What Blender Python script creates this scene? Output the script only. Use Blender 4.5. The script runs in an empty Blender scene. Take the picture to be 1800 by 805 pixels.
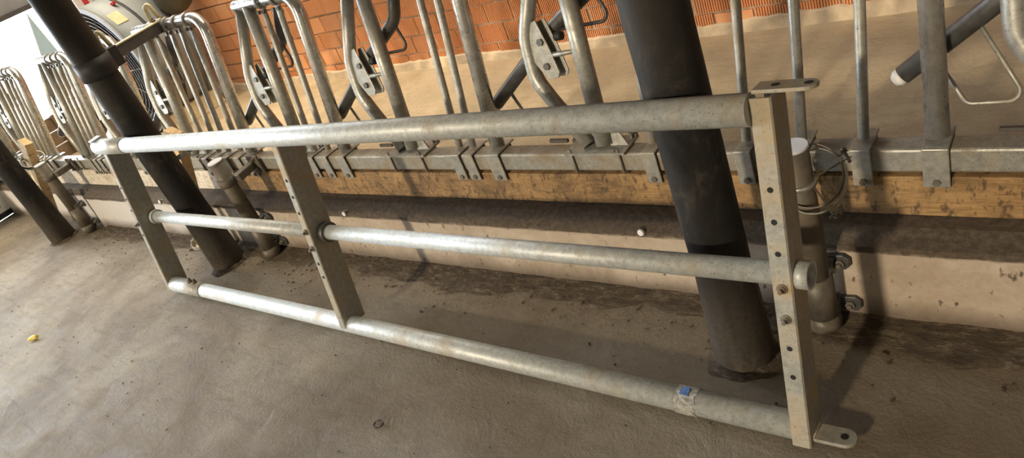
import bpy, bmesh, math, random
from mathutils import Vector, Matrix
random.seed(7)
SC = bpy.context.scene
COL = SC.collection
PI = math.pi

# ------------------------------------------------------------------ camera, light, exposure
cam_d = bpy.data.cameras.new('camera')
cam = bpy.data.objects.new('camera', cam_d); COL.objects.link(cam)
cam_d.sensor_width = 36.0
cam_d.lens = 1298.52 / 1800 * 36.0
cam_d.clip_start = 0.02
rows = ((0.77634, -0.05348, 0.62804), (0.52798, 0.60096, -0.60148), (-0.34526, 0.79854, 0.49479))
m3 = Matrix(rows)
cam.matrix_world = Matrix.Translation((0, 0, 1.45)) @ m3.to_4x4()
SC.camera = cam

SC.view_settings.view_transform = 'Standard'
SC.view_settings.look = 'None'
SC.view_settings.gamma = 1.0
SC.view_settings.use_curve_mapping = False
SC.view_settings.exposure = 0.15

world = bpy.data.worlds.new('overcast_sky'); SC.world = world
world.use_nodes = True
wn = world.node_tree; wn.nodes.clear()
w_out = wn.nodes.new('ShaderNodeOutputWorld'); w_bg = wn.nodes.new('ShaderNodeBackground')
w_tc = wn.nodes.new('ShaderNodeTexCoord')
w_dot = wn.nodes.new('ShaderNodeVectorMath'); w_dot.operation = 'DOT_PRODUCT'
w_dot.inputs[1].default_value = Vector((-0.96, 0.05, 0.2)).normalized()
w_ramp = wn.nodes.new('ShaderNodeValToRGB')
w_ramp.color_ramp.elements[0].position = 0.76; w_ramp.color_ramp.elements[0].color = (0.31, 0.285, 0.225, 1)
w_ramp.color_ramp.elements[1].position = 0.97; w_ramp.color_ramp.elements[1].color = (12.0, 12.9, 13.8, 1)
wn.links.new(w_tc.outputs['Generated'], w_dot.inputs[0])
wn.links.new(w_dot.outputs['Value'], w_ramp.inputs['Fac'])

w_bg.inputs['Strength'].default_value = 1.5
w_dz = wn.nodes.new('ShaderNodeVectorMath'); w_dz.operation = 'DOT_PRODUCT'; w_dz.inputs[1].default_value = (0, 0, 1)
w_rz = wn.nodes.new('ShaderNodeValToRGB')
w_rz.color_ramp.elements[0].position = 0.6; w_rz.color_ramp.elements[0].color = (0, 0, 0, 1)
w_rz.color_ramp.elements[1].position = 0.95; w_rz.color_ramp.elements[1].color = (8.5, 7.3, 5.6, 1)
w_add = wn.nodes.new('ShaderNodeMix'); w_add.data_type = 'RGBA'; w_add.blend_type = 'ADD'; w_add.inputs[0].default_value = 1.0
wn.links.new(w_tc.outputs['Generated'], w_dz.inputs[0]); wn.links.new(w_dz.outputs['Value'], w_rz.inputs['Fac'])
wn.links.new(w_ramp.outputs['Color'], w_add.inputs[6]); wn.links.new(w_rz.outputs['Color'], w_add.inputs[7])
wn.links.new(w_add.outputs[2], w_bg.inputs['Color'])
wn.links.new(w_bg.outputs['Background'], w_out.inputs['Surface'])

sun_d = bpy.data.lights.new('sun', 'SUN'); sun = bpy.data.objects.new('sun', sun_d); COL.objects.link(sun)
sun_d.energy = 2.2; sun_d.angle = math.radians(3.2); sun_d.color = (1.0, 0.83, 0.61)
sun.rotation_euler = Vector((0.16, 1.0, -0.385)).to_track_quat('-Z', 'Y').to_euler()
sun.location = (-1, -6, 3)

# ------------------------------------------------------------------ node materials
def new_mat(name):
    m = bpy.data.materials.new(name); m.use_nodes = True
    nt = m.node_tree; b = nt.nodes['Principled BSDF']
    return m, nt, b

def N(nt, t, **kw):
    n = nt.nodes.new(t)
    for k, v in kw.items():
        if k in ('operation', 'blend_type', 'data_type', 'noise_dimensions', 'wave_type', 'bands_direction', 'feature', 'distance'):
            setattr(n, k, v)
        else:
            n.inputs[k].default_value = v
    return n

def coords(nt, scale=(1, 1, 1), rot=(0, 0, 0)):
    tc = nt.nodes.new('ShaderNodeTexCoord'); mp = nt.nodes.new('ShaderNodeMapping')
    mp.inputs['Scale'].default_value = scale; mp.inputs['Rotation'].default_value = rot
    nt.links.new(tc.outputs['Object'], mp.inputs['Vector'])
    return mp.outputs['Vector']

def noise(nt, vec, scale, detail=6, rough=0.6, dist=0.0):
    n = nt.nodes.new('ShaderNodeTexNoise')
    n.inputs['Scale'].default_value = scale; n.inputs['Detail'].default_value = detail
    n.inputs['Roughness'].default_value = rough; n.inputs['Distortion'].default_value = dist
    nt.links.new(vec, n.inputs['Vector'])
    return n.outputs['Fac']

def ramp(nt, fac, stops):
    r = nt.nodes.new('ShaderNodeValToRGB')
    el = r.color_ramp.elements
    while len(el) < len(stops): el.new(0.5)
    for e, (p, c) in zip(el, stops):
        e.position = p; e.color = (c[0], c[1], c[2], 1) if hasattr(c, '__len__') else (c, c, c, 1)
    nt.links.new(fac, r.inputs['Fac'])
    return r.outputs['Color']

def mix(nt, fac, a, b):
    n = nt.nodes.new('ShaderNodeMix'); n.data_type = 'RGBA'
    if hasattr(fac, 'is_linked') or hasattr(fac, 'links'): nt.links.new(fac, n.inputs[0])
    else: n.inputs[0].default_value = fac
    for v, s in ((a, n.inputs[6]), (b, n.inputs[7])):
        if hasattr(v, 'links'): nt.links.new(v, s)
        else: s.default_value = (v[0], v[1], v[2], 1)
    return n.outputs[2]

def math_(nt, op, a, b=0.5):
    n = nt.nodes.new('ShaderNodeMath'); n.operation = op
    for v, s in ((a, n.inputs[0]), (b, n.inputs[1])):
        if hasattr(v, 'links'): nt.links.new(v, s)
        else: s.default_value = v
    return n.outputs[0]

def bump(nt, b, h, strength=0.3, dist=0.01):
    n = nt.nodes.new('ShaderNodeBump'); n.inputs['Strength'].default_value = strength; n.inputs['Distance'].default_value = dist
    nt.links.new(h, n.inputs['Height']); nt.links.new(n.outputs['Normal'], b.inputs['Normal'])

def metal_mat(name, base, dirt, dirt_lo=0.52, dirt_hi=0.72, metallic=0.55, rough=0.42, spec_scale=60, speck=0.6):
    m, nt, b = new_mat(name)
    v = coords(nt)
    n1 = noise(nt, v, spec_scale, 5, 0.7)
    n2 = noise(nt, v, 9, 7, 0.65, 0.4)
    n3 = noise(nt, v, 220, 2, 0.5)
    c = ramp(nt, n1, [(0.3, [x * 0.72 for x in base]), (0.55, base), (0.75, [min(1, x * 1.18) for x in base])])
    d = ramp(nt, n2, [(dirt_lo, 0.0), (dirt_hi, 1.0)])
    c2 = mix(nt, d, c, dirt)
    sp = ramp(nt, n3, [(0.3, 1.0), (0.36, 0.0)])
    c3 = mix(nt, math_(nt, 'MULTIPLY', sp, speck), c2, (0.10, 0.08, 0.06))
    nt.links.new(c3, b.inputs['Base Color'])
    nt.links.new(math_(nt, 'MULTIPLY', math_(nt, 'SUBTRACT', 1.0, d), metallic), b.inputs['Metallic'])
    r = math_(nt, 'ADD', math_(nt, 'MULTIPLY', n1, 0.25), rough - 0.1)
    r = math_(nt, 'ADD', r, math_(nt, 'MULTIPLY', d, 0.3))
    nt.links.new(r, b.inputs['Roughness'])
    bump(nt, b, n2, 0.12, 0.01)
    return m

def plain(name, col, rough=0.6, metallic=0.0, var=0.25, scale=25):
    m, nt, b = new_mat(name)
    n1 = noise(nt, coords(nt), scale, 5, 0.65)
    c = ramp(nt, n1, [(0.3, [x * (1 - var) for x in col]), (0.7, [min(1, x * (1 + var)) for x in col])])
    nt.links.new(c, b.inputs['Base Color'])
    b.inputs['Roughness'].default_value = rough; b.inputs['Metallic'].default_value = metallic
    return m

def sep(nt, vec):
    s = nt.nodes.new('ShaderNodeSeparateXYZ'); nt.links.new(vec, s.inputs[0]); return s.outputs

M = {}
M['gate'] = metal_mat('galvanised_gate_steel', (0.54, 0.58, 0.585), (0.42, 0.355, 0.25), 0.52, 0.76, 0.25, 0.46)
M['gate_upright'] = metal_mat('galvanised_channel_steel', (0.36, 0.36, 0.32), (0.40, 0.31, 0.185), 0.44, 0.68, 0.35, 0.5)
M['fence'] = metal_mat('galvanised_fence_steel', (0.42, 0.42, 0.38), (0.33, 0.27, 0.18), 0.50, 0.76, 0.55, 0.42)
M['polished'] = metal_mat('neck_polished_steel', (0.68, 0.67, 0.63), (0.36, 0.33, 0.27), 0.60, 0.80, 0.85, 0.26, 25, 0.12)
M['rail'] = metal_mat('rail_steel', (0.37, 0.37, 0.335), (0.24, 0.19, 0.12), 0.42, 0.64, 0.45, 0.46)
M['darksteel'] = metal_mat('dark_steel', (0.13, 0.13, 0.125), (0.16, 0.12, 0.08), 0.5, 0.75, 0.6, 0.42)
M['cast'] = metal_mat('worn_pipe_steel', (0.135, 0.122, 0.10), (0.165, 0.13, 0.085), 0.42, 0.7, 0.4, 0.5)
M['bolt'] = metal_mat('bolt_steel', (0.24, 0.22, 0.185), (0.15, 0.105, 0.065), 0.45, 0.6, 0.6, 0.45)
M['zinc'] = metal_mat('bright_zinc', (0.62, 0.62, 0.58), (0.4, 0.36, 0.28), 0.6, 0.8, 0.8, 0.32)
M['hole'] = plain('hole_shadow_black', (0.012, 0.011, 0.01), 0.9)
M['rubber'] = plain('black_rubber', (0.02, 0.02, 0.02), 0.6)
M['cap'] = plain('pale_plastic_cap', (0.62, 0.64, 0.68), 0.4, 0, 0.08)
M['white_plastic'] = plain('white_plastic', (0.82, 0.81, 0.78), 0.45, 0, 0.08)
M['tape'] = plain('blue_tape_print', (0.05, 0.12, 0.33), 0.5, 0, 0.5, 90)
M['rag'] = plain('dried_grey_paste', (0.26, 0.25, 0.215), 0.85, 0, 0.6, 120)
M['weld'] = plain('pale_weld', (0.52, 0.50, 0.43), 0.6, 0.2, 0.3, 200)
def dirt_mat():
    m, nt, b = new_mat('dried_manure')
    v = coords(nt, (1, 3, 3)); n1 = noise(nt, v, 22, 8, 0.75, 0.5); n2 = noise(nt, v, 110, 4, 0.7)
    c = ramp(nt, n1, [(0.36, (0.05, 0.036, 0.023)), (0.52, (0.105, 0.078, 0.049)), (0.66, (0.24, 0.19, 0.125))])
    nt.links.new(c, b.inputs['Base Color']); b.inputs['Roughness'].default_value = 0.95
    bump(nt, b, math_(nt, 'ADD', n1, math_(nt, 'MULTIPLY', n2, 0.5)), 0.9, 0.012)
    return m
M['dirtclump'] = dirt_mat()
M['yellow'] = plain('yellow_peel', (0.80, 0.58, 0.08), 0.5, 0, 0.35, 50)
M['label'] = plain('faded_yellow_label', (0.62, 0.54, 0.33), 0.6, 0, 0.15)
M['fan_shell'] = plain('grey_fan_plastic', (0.27, 0.30, 0.31), 0.5, 0, 0.12, 6)
M['fan_dark'] = plain('dark_fan_inside', (0.035, 0.035, 0.04), 0.6)
M['fan_wire'] = plain('fan_guard_wire', (0.22, 0.22, 0.23), 0.4, 0.6)
M['red'] = plain('red_paint', (0.55, 0.05, 0.05), 0.5)
M['white'] = plain('white_board', (0.80, 0.80, 0.78), 0.5, 0, 0.08, 5)
M['palestrip'] = plain('pale_blue_strip', (0.45, 0.60, 0.66), 0.4, 0, 0.06, 4)
M['plaster'] = plain('sandy_plaster', (0.56, 0.45, 0.31), 0.9, 0, 0.22, 14)
M['mortar'] = plain('grey_mortar', (0.44, 0.36, 0.27), 0.95, 0, 0.3, 40)
M['greywall'] = plain('grey_barn_cladding', (0.30, 0.31, 0.32), 0.7, 0, 0.15, 5)
M['roof'] = plain('roof_boards', (0.22, 0.20, 0.17), 0.8, 0, 0.2, 5)
M['olive'] = plain('dark_olive_plastic', (0.085, 0.08, 0.055), 0.55, 0, 0.2, 10)
M['brown'] = plain('brown_boards', (0.21, 0.14, 0.085), 0.7, 0, 0.3, 9)

def brick_mat(name, a, b_, c_):
    m, nt, b = new_mat(name)
    oi = nt.nodes.new('ShaderNodeTexCoord'); v = oi.outputs['Object']
    big = noise(nt, v, 2.6, 2, 0.5); fine = noise(nt, v, 45, 5, 0.7)
    c = ramp(nt, big, [(0.35, a), (0.5, b_), (0.66, c_)])
    dust = ramp(nt, fine, [(0.5, 0.0), (0.78, 0.55)])
    nt.links.new(mix(nt, dust, c, (0.52, 0.40, 0.28)), b.inputs['Base Color'])
    b.inputs['Roughness'].default_value = 0.9
    bump(nt, b, fine, 0.25, 0.004)
    return m
M['brick'] = brick_mat('orange_hollow_brick', (0.62, 0.27, 0.12), (0.68, 0.32, 0.145), (0.66, 0.35, 0.19))

def wood_mat(name, a, b_, dark, axis_scale, dirt=0.55):
    m, nt, b = new_mat(name)
    v = coords(nt, axis_scale)
    g = noise(nt, v, 14, 8, 0.65, 1.2)
    w2 = noise(nt, v, 60, 4, 0.6, 0.3)
    v2 = coords(nt, (1, 1, 1))
    n2 = noise(nt, v2, 7, 8, 0.7, 0.6)
    n3 = noise(nt, coords(nt, (70, 14, 34), (0, 0.5, 0)), 1.0, 4, 0.65)
    c = ramp(nt, g, [(0.32, b_), (0.48, a), (0.62, [x * 1.18 for x in a]), (0.7, b_)])
    c = mix(nt, ramp(nt, w2, [(0.45, 0.0), (0.75, 0.5)]), c, b_)
    c = mix(nt, ramp(nt, n2, [(dirt - 0.08, 0.0), (dirt + 0.15, 0.75)]), c, dark)
    c = mix(nt, ramp(nt, n3, [(0.54, 0.0), (0.64, 0.75)]), c, dark)
    nt.links.new(c, b.inputs['Base Color'])
    b.inputs['Roughness'].default_value = 0.72
    bump(nt, b, g, 0.3, 0.004)
    return m
M['plank'] = wood_mat('orange_timber_plank', (0.35, 0.215, 0.09), (0.19, 0.108, 0.043), (0.055, 0.035, 0.019), (0.7, 6, 6), 0.53)
M['plank_pale'] = wood_mat('bleached_timber_plank', (0.68, 0.63, 0.53), (0.56, 0.49, 0.38), (0.30, 0.22, 0.14), (0.7, 6, 6), 0.58)
M['timber'] = wood_mat('fresh_timber', (0.72, 0.52, 0.27), (0.58, 0.38, 0.17), (0.3, 0.19, 0.09), (8, 8, 0.8), 0.66)

def floor_mat(name, base, pale, brown, dark, stain=True):
    m, nt, b = new_mat(name)
    v = coords(nt)
    big = noise(nt, v, 1.7, 6, 0.6, 0.3)
    mid = noise(nt, v, 8, 8, 0.7, 0.5)
    streak = noise(nt, coords(nt, (2.0, 9, 1), (0, 0, 0.45)), 3.0, 7, 0.65, 0.6)
    fine = noise(nt, v, 90, 5, 0.75)
    grit = noise(nt, v, 260, 2, 0.5)
    c = ramp(nt, mid, [(0.34, base), (0.52, [(p + q) / 2 for p, q in zip(base, pale)]), (0.75, pale)])
    c = mix(nt, ramp(nt, big, [(0.40, 0.0), (0.60, 0.85)]), c, brown)
    c = mix(nt, ramp(nt, streak, [(0.50, 0.0), (0.75, 0.55)]), c, dark)
    c = mix(nt, ramp(nt, fine, [(0.56, 0.0), (0.74, 0.5)]), c, pale)
    c = mix(nt, ramp(nt, grit, [(0.27, 0.8), (0.33, 0.0)]), c, [x * 0.5 for x in dark])
    if not stain:      # rail shade painted brown along the fence side, with some feed litter
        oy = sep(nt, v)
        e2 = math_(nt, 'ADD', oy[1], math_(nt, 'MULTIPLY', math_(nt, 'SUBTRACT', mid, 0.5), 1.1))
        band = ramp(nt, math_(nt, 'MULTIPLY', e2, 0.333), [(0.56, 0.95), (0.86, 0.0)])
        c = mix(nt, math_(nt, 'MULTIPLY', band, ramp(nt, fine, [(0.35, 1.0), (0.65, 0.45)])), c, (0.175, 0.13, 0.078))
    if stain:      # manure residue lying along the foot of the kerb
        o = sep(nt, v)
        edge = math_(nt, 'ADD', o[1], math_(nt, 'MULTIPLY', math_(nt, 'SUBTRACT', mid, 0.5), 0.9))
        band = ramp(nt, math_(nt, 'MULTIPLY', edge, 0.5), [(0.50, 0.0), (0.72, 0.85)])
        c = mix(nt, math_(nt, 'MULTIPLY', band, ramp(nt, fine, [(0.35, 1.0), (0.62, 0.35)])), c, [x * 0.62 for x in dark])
        # falloff of the door light painted in as browner concrete towards the right
        xr = ramp(nt, math_(nt, 'ADD', math_(nt, 'MULTIPLY', o[0], 0.16), math_(nt, 'ADD', 0.9, math_(nt, 'MULTIPLY', math_(nt, 'SUBTRACT', big, 0.5), 0.5))),
                  [(0.25, 0.0), (0.85, 0.72)])
        c = mix(nt, xr, c, brown)
    nt.links.new(c, b.inputs['Base Color'])
    nt.links.new(ramp(nt, mid, [(0.3, 0.62), (0.7, 0.9)]), b.inputs['Roughness'])
    h = math_(nt, 'ADD', math_(nt, 'MULTIPLY', fine, 0.35), mid)
    bump(nt, b, h, 0.8, 0.012)
    return m
M['floor'] = floor_mat('dirty_stall_concrete', (0.245, 0.21, 0.155), (0.38, 0.335, 0.255), (0.150, 0.112, 0.068), (0.080, 0.060, 0.038))
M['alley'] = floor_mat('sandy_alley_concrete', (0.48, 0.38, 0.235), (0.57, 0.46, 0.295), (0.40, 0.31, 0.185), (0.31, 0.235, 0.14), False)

def curb_mat():
    m, nt, b = new_mat('kerb_concrete')
    v = coords(nt)
    mid = noise(nt, v, 7, 8, 0.7, 0.4); fine = noise(nt, v, 60, 5, 0.7); spot = noise(nt, coords(nt, (34, 34, 20)), 1.0, 4, 0.6)
    c = ramp(nt, mid, [(0.3, (0.34, 0.275, 0.20)), (0.55, (0.44, 0.365, 0.285)), (0.72, (0.52, 0.45, 0.375))])
    c = mix(nt, ramp(nt, fine, [(0.52, 0.0), (0.75, 0.5)]), c, (0.30, 0.23, 0.17))
    c = mix(nt, ramp(nt, spot, [(0.62, 0.0), (0.68, 0.9)]), c, (0.07, 0.05, 0.035))
    o = sep(nt, v)
    door_light = ramp(nt, math_(nt, 'ADD', math_(nt, 'MULTIPLY', o[0], -0.2), math_(nt, 'MULTIPLY', math_(nt, 'SUBTRACT', mid, 0.5), 0.5)), [(0.58, 0.0), (0.80, 0.8)])
    c = mix(nt, door_light, c, (0.62, 0.61, 0.60))     # cool door light painted in as whiter concrete towards the left
    zz = math_(nt, 'ADD', o[2], math_(nt, 'MULTIPLY', math_(nt, 'SUBTRACT', mid, 0.5), 0.05))
    topd = ramp(nt, math_(nt, 'MULTIPLY', zz, 2.0), [(0.425, 0.0), (0.452, 1.0)])     # darker band over the lip
    c = mix(nt, topd, c, mix(nt, ramp(nt, fine, [(0.4, 0.0), (0.7, 1.0)]), (0.06, 0.045, 0.031), (0.125, 0.096, 0.066)))
    lowd = ramp(nt, math_(nt, 'MULTIPLY', zz, 2.0), [(0.05, 0.85), (0.16, 0.0)])
    c = mix(nt, lowd, c, (0.12, 0.09, 0.065))
    nt.links.new(c, b.inputs['Base Color']); b.inputs['Roughness'].default_value = 0.9
    bump(nt, b, math_(nt, 'ADD', mid, math_(nt, 'MULTIPLY', fine, 0.4)), 0.4, 0.01)
    return m
M['curb'] = curb_mat()

def sleeve_mat():
    m, nt, b = new_mat('black_post_sleeve')
    v = coords(nt)
    mid = noise(nt, coords(nt, (1, 1, 0.45)), 9, 7, 0.7, 0.5); fine = noise(nt, v, 70, 5, 0.7); scr = noise(nt, coords(nt, (25, 25, 140)), 1.0, 2, 0.5)
    c = ramp(nt, mid, [(0.35, (0.009, 0.009, 0.010)), (0.54, (0.018, 0.0165, 0.015)), (0.68, (0.075, 0.062, 0.047))])
    o = sep(nt, v)
    zz = math_(nt, 'ADD', o[2], math_(nt, 'MULTIPLY', math_(nt, 'SUBTRACT', mid, 0.5), 0.35))
    low = ramp(nt, zz, [(0.02, 0.9), (0.16, 0.75), (0.34, 0.0)])
    c = mix(nt, math_(nt, 'MULTIPLY', low, ramp(nt, fine, [(0.3, 1.0), (0.65, 0.25)])), c, mix(nt, ramp(nt, fine, [(0.42, 0.0), (0.62, 1.0)]), (0.055, 0.046, 0.036), (0.15, 0.122, 0.09)))
    up = ramp(nt, zz, [(0.78, 0.0), (1.0, 0.55)])
    c = mix(nt, up, c, (0.045, 0.041, 0.034))
    c = mix(nt, ramp(nt, scr, [(0.76, 0.0), (0.80, 0.5)]), c, (0.28, 0.26, 0.23))
    nt.links.new(c, b.inputs['Base Color'])
    nt.links.new(ramp(nt, mid, [(0.3, 0.42), (0.7, 0.75)]), b.inputs['Roughness'])
    b.inputs['Specular IOR Level'].default_value = 0.22
    bump(nt, b, math_(nt, 'ADD', mid, fine), 0.15, 0.01)
    return m
M['sleeve'] = sleeve_mat()

def mesh_screen_mat():
    m, nt, b = new_mat('fan_screen_light_flecks')
    n1 = noise(nt, coords(nt, (1, 1, 1)), 16, 6, 0.7, 0.8)
    c = ramp(nt, n1, [(0.45, (0.03, 0.03, 0.035)), (0.62, (0.05, 0.05, 0.055)), (0.70, (0.42, 0.43, 0.45))])  # pale flecks painted for light showing through the mesh
    nt.links.new(c, b.inputs['Base Color']); b.inputs['Roughness'].default_value = 0.6
    return m
M['screen'] = mesh_screen_mat()

# ------------------------------------------------------------------ mesh helpers (all in world metres)
class MB:
    def __init__(self): self.bm = bmesh.new()
    def _ring(self, c, u, v, r, n):
        return [self.bm.verts.new(c + u * (r * math.cos(2 * PI * i / n)) + v * (r * math.sin(2 * PI * i / n))) for i in range(n)]
    def sweep(self, pts, r, n=16, caps=True, radii=None, closed=False, flat=None):
        pts = [Vector(p) for p in pts]
        k = len(pts)
        tang = []
        for i in range(k):
            if closed: t = pts[(i + 1) % k] - pts[i - 1]
            elif i == 0: t = pts[1] - pts[0]
            elif i == k - 1: t = pts[-1] - pts[-2]
            else: t = (pts[i + 1] - pts[i]).normalized() + (pts[i] - pts[i - 1]).normalized()
            tang.append(t.normalized())
        ref = Vector((0, 0, 1)) if abs(tang[0].z) < 0.9 else Vector((1, 0, 0))
        u = tang[0].cross(ref).normalized()
        rings = []
        for i in range(k):
            u = (u - tang[i] * u.dot(tang[i])).normalized()
            v = tang[i].cross(u)
            rr = radii[i] if radii else r
            uu, vv = (u, v)
            if flat and flat[i]:                      # flattened tube: (axis vector, thickness factor, width factor)
                ax, ft, fw = flat[i]; ax = Vector(ax); ax = (ax - tang[i] * ax.dot(tang[i])).normalized()
                wd = tang[i].cross(ax)
                rg = []
                for j in range(n):
                    a = 2 * PI * j / n
                    d = u * math.cos(a) + v * math.sin(a)
                    rg.append(self.bm.verts.new(pts[i] + ax * (d.dot(ax) * rr * ft) + wd * (d.dot(wd) * rr * fw)))
                rings.append(rg)
            else:
                rings.append(self._ring(pts[i], uu, vv, rr, n))
        cnt = k if closed else k - 1
        for i in range(cnt):
            a, b = rings[i], rings[(i + 1) % k]
            for j in range(n):
                f = self.bm.faces.new((a[j], a[(j + 1) % n], b[(j + 1) % n], b[j])); f.smooth = True
        if caps and not closed:
            self.bm.faces.new(list(reversed(rings[0]))); self.bm.faces.new(rings[-1])
        return self
    def tube(self, a, b, r, n=18, **k): return self.sweep([a, b], r, n, **k)
    def hollow(self, a, b, r, ri, n=24):
        a, b = Vector(a), Vector(b); t = (b - a).normalized()
        ref = Vector((0, 0, 1)) if abs(t.z) < 0.9 else Vector((1, 0, 0))
        u = t.cross(ref).normalized(); v = t.cross(u)
        R = [self._ring(a, u, v, r, n), self._ring(b, u, v, r, n), self._ring(b, u, v, ri, n), self._ring(a, u, v, ri, n)]
        for q in range(4):
            A, B = R[q], R[(q + 1) % 4]
            for j in range(n):
                f = self.bm.faces.new((A[j], A[(j + 1) % n], B[(j + 1) % n], B[j])); f.smooth = q in (0, 2)
        return self
    def hexa(self, c):           # eight corners, bottom 4 then top 4
        v = [self.bm.verts.new(Vector(p)) for p in c]
        for q in ((0, 3, 2, 1), (4, 5, 6, 7), (0, 1, 5, 4), (1, 2, 6, 5), (2, 3, 7, 6), (3, 0, 4, 7)):
            self.bm.faces.new([v[i] for i in q])
        return self
    def box(self, x0, x1, y0, y1, z0, z1):
        return self.hexa([(x0, y0, z0), (x1, y0, z0), (x1, y1, z0), (x0, y1, z0), (x0, y0, z1), (x1, y0, z1), (x1, y1, z1), (x0, y1, z1)])
    def obox(self, c, ax, ay, az):   # centre and three half-axis vectors
        c, ax, ay, az = (Vector(q) for q in (c, ax, ay, az))
        return self.hexa([c - ax - ay - az, c + ax - ay - az, c + ax + ay - az, c - ax + ay - az,
                          c - ax - ay + az, c + ax - ay + az, c + ax + ay + az, c - ax + ay + az])
    def prism(self, poly, ex):       # polygon (3D points) pushed along ex
        ex = Vector(ex); a = [self.bm.verts.new(Vector(p)) for p in poly]; b = [self.bm.verts.new(Vector(p) + ex) for p in poly]
        n = len(a)
        self.bm.faces.new(list(reversed(a))); self.bm.faces.new(b)
        for i in range(n): self.bm.faces.new((a[i], a[(i + 1) % n], b[(i + 1) % n], b[i]))
        return self
    def hexbolt(self, c, ax, r, h, tip=0.0):
        c, ax = Vector(c), Vector(ax).normalized()
        self.sweep([c, c + ax * h], r, 6)
        if tip: self.sweep([c + ax * h, c + ax * (h + tip)], r * 0.55, 10)
        return self
    def build(self, name, mat, parent=None, loc=None, bevel=0.0, smooth_angle=None):
        bmesh.ops.recalc_face_normals(self.bm, faces=self.bm.faces[:])
        org = Vector(loc) if loc is not None else (WORLD[parent.name] if parent else Vector((0, 0, 0)))
        for v in self.bm.verts: v.co -= org
        me = bpy.data.meshes.new(name); self.bm.to_mesh(me); self.bm.free()
        me.materials.append(mat)
        o = bpy.data.objects.new(name, me); COL.objects.link(o)
        if parent:
            o.parent = parent; WORLD[o.name] = org
        else:
            o.location = org; WORLD[o.name] = org
        if bevel:
            md = o.modifiers.new('edge', 'BEVEL'); md.width = bevel; md.segments = 2; md.limit_method = 'ANGLE'; md.angle_limit = math.radians(50)
        return o
WORLD = {}

def fillet(pts, rad, seg=7):
    pts = [Vector(p) for p in pts]
    if not hasattr(rad, '__len__'): rad = [rad] * len(pts)
    out = [pts[0]]
    for i in range(1, len(pts) - 1):
        p, a, b = pts[i], pts[i - 1], pts[i + 1]
        d1 = (a - p).normalized(); d2 = (b - p).normalized()
        ang = d1.angle(d2)
        if ang > PI - 0.02: out.append(p); continue
        t = min(rad[i] / math.tan(ang / 2), (a - p).length * 0.48, (b - p).length * 0.48)
        r = t * math.tan(ang / 2)
        c = p + (d1 + d2).normalized() * (r / math.sin(ang / 2))
        s, e = p + d1 * t - c, p + d2 * t - c
        tot = s.angle(e); axis = s.cross(e).normalized()
        for q in range(seg + 1):
            out.append(c + Matrix.Rotation(tot * q / seg, 3, axis) @ s)
    out.append(pts[-1])
    return out

def tag(o, label=None, cat=None, group=None, kind=None):
    if label: o['label'] = label
    if cat: o['category'] = cat
    if group: o['group'] = group
    if kind: o['kind'] = kind
    return o

def thing(name, label, cat, loc, group=None):
    o = bpy.data.objects.new(name, None); COL.objects.link(o); o.location = loc
    o.empty_display_size = 0.05
    WORLD[o.name] = Vector(loc)
    return tag(o, label, cat, group)

def structure(name, mb, mat, label, cat, bevel=0.0):
    return tag(mb.build(name, mat, bevel=bevel), label, cat, kind='structure')

def lump(c, rx, ry, rz, sub=2, amp=0.25, seed=0):
    rnd = random.Random(seed); mb = MB()
    bmesh.ops.create_icosphere(mb.bm, subdivisions=sub, radius=1.0)
    ph = [rnd.uniform(0, 6) for _ in range(6)]
    for v in mb.bm.verts:
        p = v.co
        k = 1 + amp * (math.sin(p.x * 3 + ph[0]) * math.cos(p.y * 4 + ph[1]) + 0.6 * math.sin(p.z * 5 + p.x * 5 + ph[2]))
        v.co = Vector((c[0] + p.x * rx * k, c[1] + p.y * ry * k, c[2] + p.z * rz * k))
    for f in mb.bm.faces: f.smooth = True
    return mb

# ------------------------------------------------------------------ setting
ALLEY_Z = 0.15
WALL_Y = 3.14
END_X = -6.85

def grid_floor(name, x0, x1, y0, y1, z, nx, ny, amp, mat, label, thick=0.12):
    mb = MB(); rnd = random.Random(3)
    ph = [rnd.uniform(0, 6) for _ in range(8)]
    vs = []
    for j in range(ny + 1):
        row = []
        for i in range(nx + 1):
            x = x0 + (x1 - x0) * i / nx; y = y0 + (y1 - y0) * j / ny
            h = amp * (math.sin(x * 2.3 + ph[0]) * math.cos(y * 3.1 + ph[1]) + 0.5 * math.sin(x * 7 + y * 5 + ph[2]) * math.sin(y * 9 + ph[3]))
            row.append(mb.bm.verts.new((x, y, z + min(0, h - amp))))
        vs.append(row)
    for j in range(ny):
        for i in range(nx):
            f = mb.bm.faces.new((vs[j][i], vs[j][i + 1], vs[j + 1][i + 1], vs[j + 1][i])); f.smooth = True
    mb.box(x0, x1, y0, y1, z - thick, z - thick + 0.01)
    return structure(name, mb, mat, label, 'floor')

grid_floor('floor', END_X, 4.5, -5.0, 1.62, 0.0, 120, 70, 0.003, M['floor'], 'brown stained concrete floor of the cow stall under the leaning gate')
grid_floor('floor', END_X - 3.0, 4.5, 1.62, WALL_Y + 0.02, ALLEY_Z, 120, 24, 0.004, M['alley'], 'sandy coloured feed alley floor behind the barrier', 0.14)

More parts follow.
